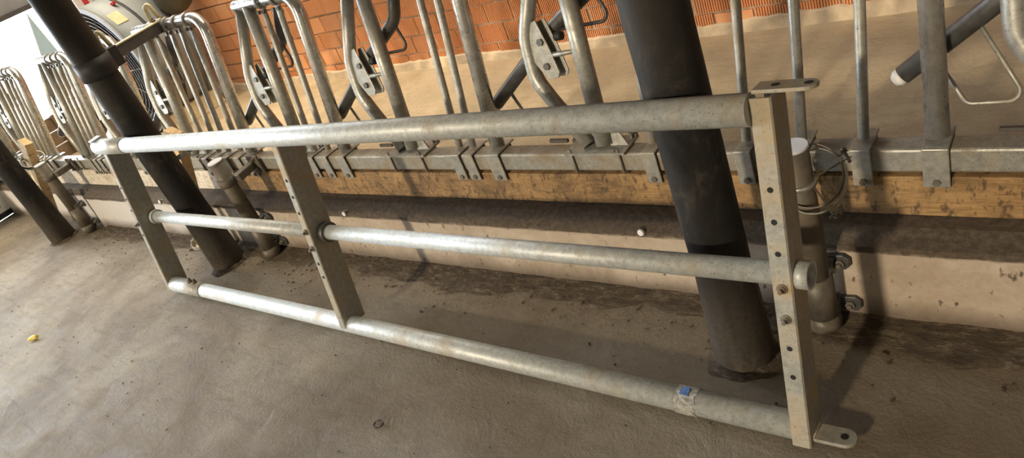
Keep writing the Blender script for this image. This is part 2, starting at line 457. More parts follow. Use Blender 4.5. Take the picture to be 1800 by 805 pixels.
# kerb with a chamfered lip
def curb_profile(x0, x1, prof, seed):
    mb = MB(); rnd = random.Random(seed)
    n = max(2, int((x1 - x0) / 0.08)); rows = []
    for i in range(n + 1):
        x = x0 + (x1 - x0) * i / n
        rows.append([mb.bm.verts.new((x, y + rnd.uniform(-.002, .002), z + rnd.uniform(-.0015, .0015))) for y, z in prof])
    k = len(prof)
    for i in range(n):
        for j in range(k):
            mb.bm.faces.new((rows[i][j], rows[i][(j + 1) % k], rows[i + 1][(j + 1) % k], rows[i + 1][j]))
    mb.bm.faces.new(rows[0]); mb.bm.faces.new(list(reversed(rows[-1])))
    return mb
prof = [(1.495, -0.01), (1.506, 0.218), (1.497, 0.221), (1.499, 0.238), (1.53, 0.247), (1.556, 0.260), (1.60, 0.262), (1.70, 0.262), (1.70, -0.01)]
structure('feeding_kerb', curb_profile(-5.06, 4.5, prof, 1), M['curb'], 'low concrete kerb with a chamfered dark lip under the timber plank', 'kerb')
prof2 = [(1.53, -0.01), (1.535, 0.235), (1.545, 0.262), (1.60, 0.262), (1.70, 0.262), (1.70, -0.01)]
structure('feeding_kerb', curb_profile(END_X, -5.06, prof2, 2), M['curb'], 'set-back square kerb end near the door at the far left', 'kerb')

# brick wall: every brick is real relief, fluted or smooth, set in mortar
def brick_wall():
    mb = MB()
    L, Hc, J = 0.186, 0.1155, 0.011
    rnd = random.Random(11)
    x_start, x_end = END_X, 3.2
    z = 0.198; row = 0
    zs = [(0.17, 0.238)]
    while zs[-1][1] < 1.62: zs.append((zs[-1][1] + J, zs[-1][1] + J + Hc - J))
    for row, (z0, z1) in enumerate(zs):
        x = x_start - (row % 2) * L * 0.5 - rnd.uniform(0, 0.03)
        while x < x_end:
            x0, x1 = x + J / 2, x + L - J / 2 + rnd.uniform(-0.004, 0.004)
            yf = WALL_Y - 0.012 + rnd.uniform(-0.003, 0.003)
            dz = rnd.uniform(-0.003, 0.003)
            smooth = rnd.random() < (0.92 if x < -4.55 else 0.5 if x < -4.0 and z0 < 0.5 else 0.04)
            a0, a1 = (max(x0, END_X + .001), x1)
            if a1 > a0:
                if smooth:
                    mb.box(a0, a1, yf + 0.002, WALL_Y + 0.01, z0 + dz, z1 + dz)
                else:
                    n = 15; w = (a1 - a0) / n; rowsv = []
                    for i in range(n):
                        for (fx, dy) in ((0.0, 0.0085), (0.16, 0.0), (0.60, 0.0), (0.78, 0.0085)):
                            xx = a0 + (i + fx) * w
                            rowsv.append((mb.bm.verts.new((xx, yf + dy, z0 + dz)), mb.bm.verts.new((xx, yf + dy, z1 + dz)),
                                          mb.bm.verts.new((xx, WALL_Y + .01, z0 + dz)), mb.bm.verts.new((xx, WALL_Y + .01, z1 + dz))))
                    for p, q in zip(rowsv, rowsv[1:]):
                        mb.bm.faces.new((p[0], q[0], q[1], p[1])); mb.bm.faces.new((p[1], q[1], q[3], p[3])); mb.bm.faces.new((p[0], p[2], q[2], q[0]))
                    p, q = rowsv[0], rowsv[-1]
                    mb.bm.faces.new((p[0], p[1], p[3], p[2])); mb.bm.faces.new((q[0], q[2], q[3], q[1]))
            x += L
    return mb
wall = structure('wall_back', brick_wall(), M['brick'], 'orange wall of fluted hollow bricks behind the feed alley', 'wall')
core = MB().box(END_X, 4.5, WALL_Y, WALL_Y + 0.24, 0.0, 2.6)
o = core.build('mortar_core', M['mortar'], wall)
# plaster skirting with a ragged top
def skirting():
    mb = MB(); rnd = random.Random(5); n = 260; prev = None
    for i in range(n + 1):
        x = END_X + (4.4 - END_X) * i / n
        h = 0.197 + 0.008 * math.sin(x * 5.3) + rnd.uniform(-0.006, 0.006)
        y0 = WALL_Y - 0.026 + rnd.uniform(-.0015, .0015)
        cur = [mb.bm.verts.new(p) for p in ((x, y0 - 0.012, ALLEY_Z - 0.02), (x, y0, h - 0.006), (x, y0 + 0.012, h), (x, WALL_Y + 0.01, h + 0.004))]
        if prev:
            for j in range(3): mb.bm.faces.new((prev[j], cur[j], cur[j + 1], prev[j + 1]))
        prev = cur
    return mb
structure('baseboard_back', skirting(), M['plaster'], 'sandy plaster skirting with a ragged top edge below the bricks', 'skirting')

# end wall at the left with its wide opening
ew = MB()
ew.box(END_X - 0.2, END_X, 1.45, 1.63, 0.0, 2.6)
ew.box(END_X - 0.2, END_X, -0.3, 1.45, 0.0, 0.66)
ew.box(END_X - 0.2, END_X, -0.3, 1.45, 2.3, 2.6)
ew.box(END_X - 0.2, END_X, -5.0, -0.3, 2.3, 2.6)
ew.box(END_X - 0.2, END_X, 1.63, 3.14, 1.285, 2.6)
structure('wall_left', ew, M['greywall'], 'grey end wall over and beside the bright doorway', 'wall')
t = structure('trim_1', MB().box(END_X - 0.03, END_X + 0.03, 1.6, 3.14, 1.262, 1.300), M['darksteel'], 'dark steel lintel strip along the top of the bright doorway', 'trim')
structure('ceiling', MB().box(END_X - 0.3, 4.6, -2.6, 1.95, 2.6, 2.7).box(END_X - 0.3, 4.6, 2.75, WALL_Y + 0.3, 2.6, 2.7).box(-2.3, 4.6, 1.95, 2.75, 2.6, 2.7), M['roof'], 'barn roof deck with an open skylight strip above the feed alley', 'ceiling')
structure('wall_front_added', MB().box(-2.6, 4.5, -2.8, -2.6, 0.0, 1.22), M['brown'], 'unseen low brown wall added behind the viewer to dim the right side', 'wall')  # out of view, added to cut the front light on the right
structure('wall_right', MB().box(4.5, 4.7, -2.6, WALL_Y + 0.2, 0.0, 2.6), M['brown'], 'brown boarded wall at the right end of the barn', 'wall')

# manure residue along the kerb foot
def residue():
    mb = MB(); rnd = random.Random(21); nx, ny = 1100, 10
    rows = []
    for i in range(nx + 1):
        x = -5.0 + 6.2 * i / nx
        wob = 0.02 * math.sin(x * 4.1) + 0.015 * math.sin(x * 11.7 + 1) + 0.012 * math.sin(x * 27)
        r = []
        for j in range(ny + 1):
            f = j / ny
            y = 1.40 + wob * (1 - f) + (1.50 - 1.40) * f
            h = 0.020 * f ** 1.5 + (0.003 * math.sin(x * 37 + j) * math.sin(x * 13 + j * 1.7) + rnd.uniform(-.0016, .0022) if 0 < j < ny else 0) - (0.007 if j == 0 else 0)
            r.append(mb.bm.verts.new((x, y, h)))
        rows.append(r)
    for i in range(nx):
        for j in range(ny):
            f_ = mb.bm.faces.new((rows[i][j], rows[i + 1][j], rows[i + 1][j + 1], rows[i][j + 1])); f_.smooth = True
    return mb
tag(residue().build('manure_residue', M['dirtclump']), 'dark crumbly dried manure strip along the foot of the kerb', 'dirt', kind='stuff')

# ------------------------------------------------------------------ timber planks on the kerb
def plank(x0, x1, mat, label, seed):
    rnd = random.Random(seed); mb = MB()
    n = int((x1 - x0) / 0.1); rows = []
    for i in range(n + 1):
        x = x0 + (x1 - x0) * i / n
        e = rnd.uniform(-.0015, .0015)
        rows.append([mb.bm.verts.new(p) for p in ((x, 1.599 + e, 0.264), (x, 1.600 + e, 0.374), (x, 1.64, 0.375), (x, 1.64, 0.264))])
    for i in range(n):
        for j in range(4): mb.bm.faces.new((rows[i][j], rows[i + 1][j], rows[i + 1][(j + 1) % 4], rows[i][(j + 1) % 4]))
    mb.bm.faces.new(rows[0]); mb.bm.faces.new(list(reversed(rows[-1])))
    return tag(mb.build('timber_plank', mat, bevel=0.003), label, 'plank')
plank(-3.40, 1.4, M['plank'], 'orange-brown timber plank under the steel rail, from the middle black post to the right edge', 1)
plank(-6.84, -3.408, M['plank_pale'], 'bleached pale timber plank under the rail left of the middle black post', 2)

# ------------------------------------------------------------------ feed barrier: frame of reference leaning over the alley
TH = math.radians(13.0)
FD = Vector((0, math.sin(TH), math.cos(TH)))       # up the barrier
FN = Vector((0, math.cos(TH), -math.sin(TH)))      # out of the barrier, towards the alley
def F(x, s, off=0.0): return Vector((x, 1.63, 0.44)) + FD * s + FN * off
RZ0, RZ1, RY0, RY1 = 0.386, 0.448, 1.600, 1.662

def rail(x0, x1, label):
    r = thing('barrier_rail', label, 'rail', (x0, 1.63, RZ0), None)
    MB().box(x0, x1, RY0, RY1, RZ0, RZ1).build('square_tube', M['rail'], r, bevel=0.006)
    return r
rail(-3.42, 1.4, 'long square steel rail above the orange-brown plank, right of the middle post')
rail(-6.84, -3.44, 'square steel rail above the bleached plank, left of the middle post')

def saddle(x, parent, w=0.05, name='foot_clamp'):
    mb = MB(); y0, y1 = RY0 - 0.006, RY1 + 0.006
    mb.box(x - w / 2, x + w / 2, y0 - 0.005, y0, RZ0 - 0.034, RZ1 + 0.006)
    mb.box(x - w / 2, x + w / 2, y1, y1 + 0.005, RZ0 - 0.0, RZ1 + 0.006)
    mb.box(x - w / 2, x + w / 2, y0 - 0.005, y1 + 0.024, RZ1 + 0.001, RZ1 + 0.007)
    c = mb.build(name, M['fence'], parent, bevel=0.004)
    MB().hexbolt((x, y0 - 0.004, RZ0 - 0.019), (0, -1, 0), 0.009, 0.007).build('bolt', M['bolt'], c)
    return c

def yoke(X0, thin, xs, label, name='neck_yoke_panel', top_clamps=True, s_top=0.645, guard=True, lean=-0.05, full=True):
    """one section: straight post, kinked post, thin bars and the bent-over end tube, with the swinging yoke bar"""
    r = thing(name, label, 'cattle yoke', (X0, 1.63, RZ1), 'cattle yoke sections of the feed barrier')
    zc = 0.022
    # top tube that bends down into the polished neck post
    path = fillet([F(X0 - 0.09 + lean, s_top), F(xs - 0.02, s_top), F(xs, zc)], 0.085, 9)
    MB().sweep(path, 0.0255, 20).build('curved_neck_tube', M['polished'], r)
    saddle(xs, r, 0.055)
    # straight post
    MB().sweep([F(X0, zc, -.002), F(X0 + lean, s_top - 0.01, -.002)], 0.0265, 20).build('straight_post', M['fence'], r)
    # kinked post
    kp = fillet([F(X0 - 0.055, zc), F(X0 - 0.155, 0.16), F(X0 - 0.205, 0.235), F(X0 - 0.212, 0.36), F(X0 - 0.06 + lean, s_top - 0.01)], [0, .2, .12, .14, 0], 6)
    MB().sweep(kp, 0.0235, 18).build('kinked_post', M['fence'], r)
    # foot plate with gusset and square U-bolts
    bp = MB().box(X0 - 0.125, X0 + 0.085, RY0 - 0.012, RY1 + 0.03, RZ1 + 0.001, RZ1 + 0.008).build('foot_plate', M['fence'], r)
    MB().prism([F(X0 + 0.018, 0.012, 0.0), F(X0 + 0.080, 0.014, 0.0), F(X0 + 0.022, 0.11, 0.0)], FN * 0.005).build('gusset', M['fence'], bp)
    for ux in (X0 - 0.105, X0 + 0.062):
        MB().sweep(fillet([(ux, RY0 - 0.005, RZ1 + 0.02), (ux, RY0 - 0.005, RZ0 - 0.002), (ux + 0.006, RY0 + 0.004, RZ0 - 0.005), (ux + 0.012, RY1 + 0.006, RZ0 - 0.005), (ux + 0.012, RY1 + 0.006, RZ1 + 0.03)], 0.006, 4), 0.0045, 8).build('u_bolt', M['bolt'], bp)
    MB().hexbolt((X0 + 0.074, RY1 + 0.02, RZ1 + 0.008), (0.5, 0.5, 0.9), 0.010, 0.012, 0.018).build('bolt', M['bolt'], bp)
    MB().hexbolt((X0 + 0.045, RY0 + 0.004, RZ1 + 0.008), (0, 0, 1), 0.009, 0.008).build('bolt', M['bolt'], bp)
    # thin bars with flattened top ends clamped round the tube
    for i, tx in enumerate(thin):
        xt = tx[1]; xb = tx[0]
        pts = [F(xb, zc), F(xb + (xt - xb) * .3, s_top * .3), F(xb + (xt - xb) * .80, s_top * .80), F(xb + (xt - xb) * .88, s_top * .88), F(xt, s_top - 0.026), F(xt, s_top)]
        fl = [None, None, None, ((0, math.cos(TH), -math.sin(TH)), 0.75, 1.25), ((0, math.cos(TH), -math.sin(TH)), 0.45, 1.55), ((0, math.cos(TH), -math.sin(TH)), 0.4, 1.5)]
        bar = MB().sweep(pts, 0.0128, 14, flat=fl).build('thin_bar', M['fence'], r)
        saddle(xb, bar, 0.045)
        if top_clamps:
            MB().hollow(F(xt - 0.011, s_top), F(xt + 0.011, s_top), 0.0305, 0.026, 22).build('top_clamp', M['fence'], bar)
            for q in (-0.017, 0.017):
                MB().hexbolt(F(xt + q, s_top - 0.042, -0.008), -FN, 0.0085, 0.010).build('bolt', M['bolt'], bar)
    # pivot bracket: two cheek plates with bolts
    poly = [(-.185, .402), (-.158, .410), (-.128, .33), (-.105, .250), (-.112, .235), (-.150, .232), (-.188, .285), (-.194, .33)]
    pb = MB().prism([F(X0 + a, b, -0.012) for a, b in poly], FN * 0.006).prism([F(X0 + a + .014, b, 0.016) for a, b in poly], FN * 0.006).build('pivot_bracket', M['fence'], r, bevel=0.0015)
    for (a, b) in ((-.152, .345), (-.145, .272)):
        MB().hexbolt(F(X0 + a, b, -0.012), -FN, 0.0115, 0.007).build('bolt', M['darksteel'], pb)
    MB().sweep([F(X0 - .112, .352, 0.012), F(X0 - .088, .353, 0.012)], 0.013, 14).build('rubber_stop', M['rubber'], pb)
    MB().sweep([F(X0 - .135, .302, -0.004), F(X0 - .02, .306, 0.006)], 0.006, 10, radii=[0.009, 0.0055]).build('stop_pin', M['fence'], pb)
    # swinging yoke bar, behind the posts
    o2 = 0.05
    sw = MB().sweep(fillet([F(X0 + 0.065, 0.60, o2), F(X0 + 0.026, 0.475, o2), F(X0 - 0.14, 0.375, o2), F(X0 - 0.425, 0.155, o2)], [0, .09, .3, 0], 7), 0.0225, 18).build('swing_bar', M['darksteel'], r)
    e0, e1 = F(X0 - 0.425, 0.155, o2), F(X0 - 0.14, 0.375, o2); ed = (e0 - e1).normalized()
    MB().sweep([e0 - ed * 0.002, e0 + ed * 0.012, e0 + ed * 0.022], 0.02, 16, radii=[.0205, .0205, .013]).build('end_cap', M['white_plastic'], sw)
    MB().sweep(fillet([F(X0 + 0.012, 0.482, o2), F(X0 + 0.060, 0.372, o2), F(X0 - 0.125, 0.366, o2)], 0.022, 6), 0.0055, 10).build('handle_loop', M['darksteel'], sw)
    if guard:
        g = fillet([F(X0 - 0.272, 0.250, o2), F(X0 - 0.185, 0.082, o2), F(X0 - 0.298, 0.080, o2), F(X0 - 0.358, 0.188, o2)], 0.022, 6)
        MB().sweep(g, 0.0052, 10).build('guard_rod', M['fence'], sw)
    MB().box(X0 - 0.235, X0 - 0.165, RY1 + 0.012, RY1 + 0.022, RZ1 - 0.004, RZ1 + 0.007).box(X0 - 0.145, X0 - 0.11, RY1 + 0.012, RY1 + 0.022, RZ1 - 0.004, RZ1 + 0.008).build('latch_strip', M['darksteel'], r)
    return r

yoke(0.035, [], 0.62, 'yoke section at the right edge whose swing bar has a white end cap')
yoke(-1.19, [(-1.03, -1.045), (-0.90, -0.90), (-0.755, -0.735), (-0.612, -0.60), (-0.468, -0.455)], -0.312, 'wide yoke section passing behind the right black post, with thin bars on its right')
yoke(-2.02, [(-1.787, -1.80), (-1.725, -1.72)], -1.613, 'yoke section left of the right black post, with two close thin bars')
yoke(-2.70, [(-2.625, -2.66), (-2.53, -2.56)], -2.42, 'yoke section whose rounded top tube end shows at the upper edge')
yoke(-3.60, [(-3.48, -3.56), (-3.385, -3.42), (-3.295, -3.33), (-3.19, -3.235)], -3.10, 'yoke section with four thin bars, joined to the middle post by an arm')
yoke(-4.27, [(-4.19, -4.21), (-4.12, -4.14)], -4.00, 'yoke section mostly hidden behind the middle black post')
yoke(-4.90, [(-4.84, -4.88), (-4.77, -4.80), (-4.70, -4.72)], -4.61, 'yoke section standing before the bright doorway, left of the middle black post', s_top=0.615)
yoke(-5.86, [(-5.78, -5.83), (-5.70, -5.73), (-5.62, -5.64), (-5.54, -5.56)], -5.44, 'yoke section at the left edge with rounded top, above the far left black post', s_top=0.600)
yoke(-6.58, [(-6.50, -6.53), (-6.42, -6.44), (-6.34, -6.36)], -6.22, 'farthest yoke section, only its lower bars visible at the left edge', s_top=0.600)

# ------------------------------------------------------------------ black sleeved posts
def post(x, y, label, seed, clamp_z=None):
    r = thing('sleeved_post', label, 'post', (x, y, 0), 'black sleeved barn posts')
    rnd = random.Random(seed); R = 0.070; n = 40; rings = []
    mb = MB(); zs = [0, .02, .05, .09, .14, .2, .3, .45, .6, .8, 1.0, 1.3, 1.7, 2.2, 2.6]
    for z in zs:
        w = 0.003 if z < 0.25 else 0.0008
        rr = R + 0.010 * max(0, 1 - z / 0.28)
        rings.append([mb.bm.verts.new((x + (rr + rnd.uniform(-w, w)) * math.cos(2 * PI * j / n), y + (rr + rnd.uniform(-w, w)) * math.sin(2 * PI * j / n), z)) for j in range(n)])
    for a, b in zip(rings, rings[1:]):
        for j in range(n):
            f = mb.bm.faces.new((a[j], a[(j + 1) % n], b[(j + 1) % n], b[j])); f.smooth = True
    mb.bm.faces.new(list(reversed(rings[0]))); mb.bm.faces.new(rings[-1])
    mb.build('sleeve', M['sleeve'], r)
    # crumbling collar of dirt round the foot
    cb = MB(); k = 90; w1, w2 = rnd.uniform(0, 6), rnd.uniform(0, 6); inner, outer = [], []
    for j in range(k):
        a = 2 * PI * j / k
        ro = R + 0.034 + 0.008 * math.sin(3 * a + w1) + 0.005 * math.sin(7 * a + w2) + rnd.uniform(-.0015, .0015)
        inner.append(cb.bm.verts.new((x + (R - .002) * math.cos(a), y + (R - .002) * math.sin(a), 0.020 + 0.004 * math.sin(5 * a + w2) + rnd.uniform(-.002, .002))))
        outer.append(cb.bm.verts.new((x + ro * math.cos(a), y + ro * math.sin(a), -0.006)))
    for j in range(k):
        f = cb.bm.faces.new((inner[j], outer[j], outer[(j + 1) % k], inner[(j + 1) % k])); f.smooth = True
    cb.build('foot_dirt', M['dirtclump'], r)
    return r
post(-0.733, 1.308, 'nearest black sleeved post, at the right behind the gate', 1)
post(-3.352, 1.354, 'middle black sleeved post that carries the clamped arm, behind the left end of the gate', 2)
post(-5.39, 1.347, 'farthest black sleeved post at the left edge, with a pale rim of door light', 3)

# clamp and arm from the middle post to the barrier top
px, py = -3.352, 1.354
arm = thing('barrier_support_arm', 'dark steel arm clamped to the middle black post, holding a yoke top', 'bracket', (px, py, 1.06))
a0, a1 = Vector((-3.395, 1.40, 1.065)), Vector((-3.475, 1.80, 1.068))
ad = (a1 - a0).normalized(); side = ad.cross(Vector((0, 0, 1))).normalized()
MB().obox((a0 + a1) / 2, ad * ((a1 - a0).length / 2), side * 0.020, Vector((0, 0, 0.024))).build('arm_bar', M['darksteel'], arm, bevel=0.003)
MB().obox((a0 + a1) / 2 + Vector((0, 0, .0265)), ad * ((a1 - a0).length / 2), side * 0.024, Vector((0, 0, 0.0025))).build('top_flange', M['label'], arm)
cl = MB(); cl.hollow((px, py, 1.02), (px, py, 1.10), 0.0775, 0.0708, 36).build('post_clamp', M['rubber'], arm)
MB().obox((px - 0.035, py + 0.090, 1.062), side * 0.045, ad * 0.028, Vector((0, 0, 0.042))).build('clamp_block', M['rubber'], arm, bevel=0.004)
for (cx, cy) in ((-3.395, 1.455), (-3.49, 1.765)):
    MB().sweep(fillet([(cx - 0.035, cy, 1.085), (cx - 0.028, cy + 0.004, 1.165), (cx + 0.0, cy + 0.012, 1.175), (cx + 0.02, cy + 0.02, 1.085)], 0.018, 5), 0.010, 8).build('pale_strap', M['label'], arm)
    MB().box(cx - 0.06, cx + 0.03, cy - 0.02, cy + 0.025, 1.083, 1.096).build('pale_shim', M['label'], arm, bevel=0.003)
MB().hollow(F(-3.50, 0.645), F(-3.445, 0.645), 0.034, 0.0265, 24).build('tube_clamp', M['fence'], arm)
for q in (-0.02, 0.02): MB().hexbolt(a1 + Vector((0.0, -0.03 + q, 0.029)), (0, 0, 1), 0.010, 0.012, 0.008).build('bolt', M['bolt'], arm)

# ------------------------------------------------------------------ the leaning gate
g = thing('cattle_gate', 'long galvanised tubular gate frame leaning against the black posts', 'gate', (-2.0, 1.1, 0))
def Bt(x): f = (x + 3.5) / 2.97; return Vector((x, 1.130 + (1.088 - 1.130) * f, 0.034))
def Tp(x): f = (x + 3.5) / 2.97; return Vector((x, 1.236 + (1.198 - 1.236) * f, 0.745 + (0.792 - 0.745) * f))
def G(x, t): return Bt(x).lerp(Tp(x), t)
XR = -0.530
up = MB().sweep([G(-3.36, 1), G(XR - .002, 1)], 0.0325, 28).build('top_rail', M['gate'], g)
MB().hollow(G(-3.545, 1), G(-3.26, 1), 0.0355, 0.0315, 28).build('end_sleeve', M['gate'], up)
lo = MB().sweep([G(-3.36, 0), G(XR - .002, 0)], 0.0330, 28).build('bottom_rail', M['gate'], g)
es = MB().hollow(G(-3.492, 0), G(-3.215, 0), 0.0362, 0.032, 28).build('end_sleeve', M['gate'], lo)
for bx in (-3.31, -3.265): MB().hexbolt(G(bx, 0) + Vector((0, 0.0, 0.034)), (0, 0.2, 1), 0.012, 0.012, 0.012).build('set_screw', M['bolt'], es)
# middle rail in two lengths between the uprights
tm = 0.455
MY, MZ = (1.240, 1.162), (0.357, 0.427)
def Mr(x): f = (x + 3.5) / 2.97; return Vector((x, MY[0] + (MY[1] - MY[0]) * f, MZ[0] + (MZ[1] - MZ[0]) * f))
XM = -2.132
mr = MB().sweep([Mr(-3.49), Mr(XM - 0.03)], 0.0262, 24).build('middle_rail', M['gate'], g)
MB().hollow(Mr(-3.485), Mr(-3.462), 0.034, 0.026, 24).build('rail_collar', M['gate'], mr)
mr2 = MB().sweep([Mr(XM), Mr(XR + .004)], 0.0262, 24).build('middle_rail', M['gate'], g)
MB().hollow(Mr(XM + 0.003), Mr(XM + 0.028), 0.036, 0.026, 24).build('rail_collar', M['darksteel'], mr2)
mp = MB().hollow(Mr(XR + 0.030), Mr(XR + 0.068), 0.0305, 0.0255, 24).build('pass_through_sleeve', M['gate'], g)

def channel(x, t0, t1, wf, dep, parent_label=None, holes=()):
    """U-channel upright: web facing +X, two flanges turned to -X"""
    a, b = G(x, t0), G(x, t1); u = (b - a).normalized(); back = Vector((1, 0, 0)).cross(u).normalized() * -1
    if back.y < 0: back = -back
    X = Vector((1, 0, 0)); th = 0.0055
    fr0 = a - back * 0.036; fr1 = b - back * 0.006
    ch = MB()
    prof = [Vector((0, 0)), ]
    def corner(base, xo, d): return base + X * xo + back * d
    # outline of the U seen from above, swept up
    outl = [(-wf, 0), (-th * .6, 0), (0, th * .6), (0, dep - th * .6), (-th * .6, dep), (-wf, dep), (-wf, dep - th), (-th, dep - th), (-th, th), (-wf, th)]
    ch.prism([corner(fr0, xo, d) for xo, d in outl], (fr1 - fr0))
    up_ = ch.build('upright', M['gate_upright'], g)
    for (t, kind) in holes:
        c = fr0 + (fr1 - fr0) * t + X * (-wf * 0.52)
        if kind == 'h':
            MB().sweep([c - back * 0.0006, c + back * 0.004], 0.0062, 14).build('bolt_hole', M['hole'], up_)
        else:
            MB().hollow(c - back * 0.0030, c + back * 0.001, 0.0115, 0.006, 18).hexbolt(c, -back, 0.0085, 0.007, 0.010).build('bolt', M['bolt'], up_)
    return up_, fr0, fr1, u, back
hs = [(0.235, 'h'), (0.325, 'h'), (0.415, 'b'), (0.505, 'b'), (0.603, 'h'), (0.690, 'h'), (0.775, 'h')]
hs_mid = [(0.30, 'h'), (0.375, 'h'), (0.46, 'b'), (0.55, 'b'), (0.65, 'h'), (0.735, 'h'), (0.82, 'h')]
upR, fr0, fr1, u, back = channel(XR + 0.040, -0.035, 1.03, 0.041, 0.082, holes=hs)
channel(XM, 0.005, 0.965, 0.030, 0.100, holes=hs_mid)
channel(-3.492, -0.02, 0.955, 0.026, 0.100, holes=[(0.42, 'h'), (0.5, 'b'), (0.6, 'h'), (0.68, 'h'), (0.76, 'h')])
# hinge lugs with eyes
def lug(c, dx0, dx1, wy0, wy1, th, up, name='hinge_lug', eyes=()):
    n = 10; poly = []
    rr = (wy1 - wy0) / 2
    poly += [Vector((dx0, wy0, 0)), Vector((dx1 - rr, wy0, 0))]
    poly += [Vector((dx1 - rr + rr * math.sin(PI * k / n), (wy0 + wy1) / 2 - rr * math.cos(PI * k / n), 0)) for k in range(1, n)]
    poly += [Vector((dx1 - rr, wy1, 0)), Vector((dx0, wy1, 0))]
    rot = Vector((0, 0, 1)).rotation_difference(Vector(up).normalized())
    l = MB().prism([Vector(c) + rot @ p for p in poly], rot @ Vector((0, 0, th))).build(name, M['gate_upright'], g, bevel=0.0015)
    for ex in eyes:
        q = Vector(c) + rot @ Vector((ex, (wy0 + wy1) / 2, 0))
        MB().sweep([q - rot @ Vector((0, 0, .0006)), q + rot @ Vector((0, 0, th + .0006))], 0.0085, 16).build('lug_eye', M['hole'], l)
    return l
topc = fr1 + u * 0.004
lug(topc, -0.040, 0.075, 0.012, 0.062, 0.008, u, eyes=(-0.002, 0.058))
botc = Vector((XR + 0.040, fr0.y, 0.020))
lug(botc, 0.0, 0.088, 0.016, 0.066, 0.010, (0, 0.02, 1), eyes=(0.062,))
MB().sweep([Vector((XR + 0.038, fr0.y + .018, 0.031)), Vector((XR + 0.042, fr0.y + .064, 0.031))], 0.005, 8).build('weld_bead', M['weld'], g)
MB().prism([G(-3.56, 1) + Vector((0, -.02, .034)), G(-3.50, 1) + Vector((0, -.03, .036)), G(-3.50, 1) + Vector((0, .02, .038)), G(-3.57, 1) + Vector((0, .03, .036))], (0, 0, .006)).build('end_lug', M['gate'], g)
# dirty tape wrap
tw = MB(); kk = 26; rr_ = []
rnd = random.Random(4)
for i, xx in enumerate([-0.825, -0.812, -0.798, -0.783, -0.770]):
    c = G(xx, 0)
    rr_.append([tw.bm.verts.new(c + Vector((rnd.uniform(-.005, .005) if i in (0, 4) else 0, math.cos(2 * PI * j / kk) * (.0342 + rnd.uniform(0, .003)), math.sin(2 * PI * j / kk) * (.0342 + rnd.uniform(0, .003))))) for j in range(kk)])
for a, b in zip(rr_, rr_[1:]):
    for j in range(kk): tw.bm.faces.new((a[j], a[(j + 1) % kk], b[(j + 1) % kk], b[j]))
wr = tw.build('tape_wrap', M['rag'], g); wr['label'] = 'dirty grey tape wrap with blue patch'
MB().prism([G(-0.812, 0) + Vector((0, -.012, .0345)), G(-0.787, 0) + Vector((0, -.014, .0345)), G(-0.790, 0) + Vector((0, .012, .037)), G(-0.808, 0) + Vector((0, .010, .037))], (0, 0, .0015)).build('blue_patch', M['tape'], wr)

# ------------------------------------------------------------------ short stub posts bracketed to the kerb
def stub(x, label, y=1.445, h=0.56, seed=0):
    r = thing('stub_post', label, 'post', (x, y, 0), 'short steel stub posts at the kerb')
    MB().sweep([(x, y, 0.055), (x, y, 0.185)], 0.039, 26).build('socket', M['cast'], r)
    MB().sweep([(x, y, 0.18), (x, y, h - 0.006)], 0.034, 26).build('pipe', M['cast'], r)
    MB().sweep([(x, y, h - 0.006), (x, y, h), (x, y, h + 0.001)], 0.034, 26, radii=[.0352, .0352, .033]).build('end_cap', M['cap'], r)
    MB().hollow((x, y, h - 0.105), (x, y, h - 0.093), 0.0395, 0.034, 26).build('collar', M['fence'], r)
    # cast shoe: rounded toe and a flanged ear bolted to the kerb
    sh = lump((x, y, 0.032), 0.045, 0.045, 0.036, 3, 0.06, seed).build('cast_shoe', M['cast'], r)
    for (ez, w) in ((0.055, 0.085), (0.19, 0.07)):
        e = MB().prism([(x + 0.012, 1.487, ez - .02), (x + w - .012, 1.487, ez - .022), (x + w, 1.487, ez - .008), (x + w, 1.487, ez + .012), (x + w - .014, 1.487, ez + .024), (x + 0.012, 1.487, ez + .022)], (0, 0.012, 0)).obox((x + 0.02, 1.47, ez), (0.016, 0, 0), (0, 0.03, 0), (0, 0, 0.018)).build('bolt_ear', M['darksteel'], r, bevel=0.003)
        MB().hexbolt((x + w * 0.68, 1.488, ez), (0, -1, 0), 0.012, 0.010, 0.008).build('bolt', M['bolt'], e)
    return r
stub(-0.565, 'short capped steel post behind the right gate upright, hung with loose hoops', seed=1)
stub(-3.08, 'short capped steel post right of the middle black post', seed=2, h=0.53)
stub(-5.16, 'short capped steel post near the far left black post', seed=3, h=0.52)

def rail_clamp(x, z, y, label):
    r = thing('rail_bracket', label, 'bracket', (x, y, z), 'cast brackets joining stub posts to the rail')
    MB().hollow((x, y, z - 0.02), (x, y, z + 0.02), 0.0415, 0.0345, 26).build('band', M['cast'], r)
    MB().obox((x + 0.035, (y + 1.59) / 2 + .01, z), (0.02, 0.01, 0), (-.01, (1.59 - y) / 2 - .01, 0), (0, 0, 0.018)).build('neck', M['cast'], r, bevel=0.005)
    MB().box(x + 0.0, x + 0.085, 1.578, 1.590, z - 0.045, z + 0.045).build('rail_plate', M['cast'], r, bevel=0.004)
    for q in (-0.03, 0.03): MB().hexbolt((x + 0.06, 1.578, z + q), (0, -1, 0), 0.009, 0.008, 0.01).build('bolt', M['bolt'], r)
    MB().hexbolt((x - 0.045, y - 0.01, z), (-1, 0, 0), 0.010, 0.012).build('bolt', M['bolt'], r)
rail_clamp(-3.08, 0.425, 1.445, 'cast bracket tying the short post right of the middle black post to the rail')
rail_clamp(-5.16, 0.425, 1.445, 'cast bracket tying the far left short post to the rail')

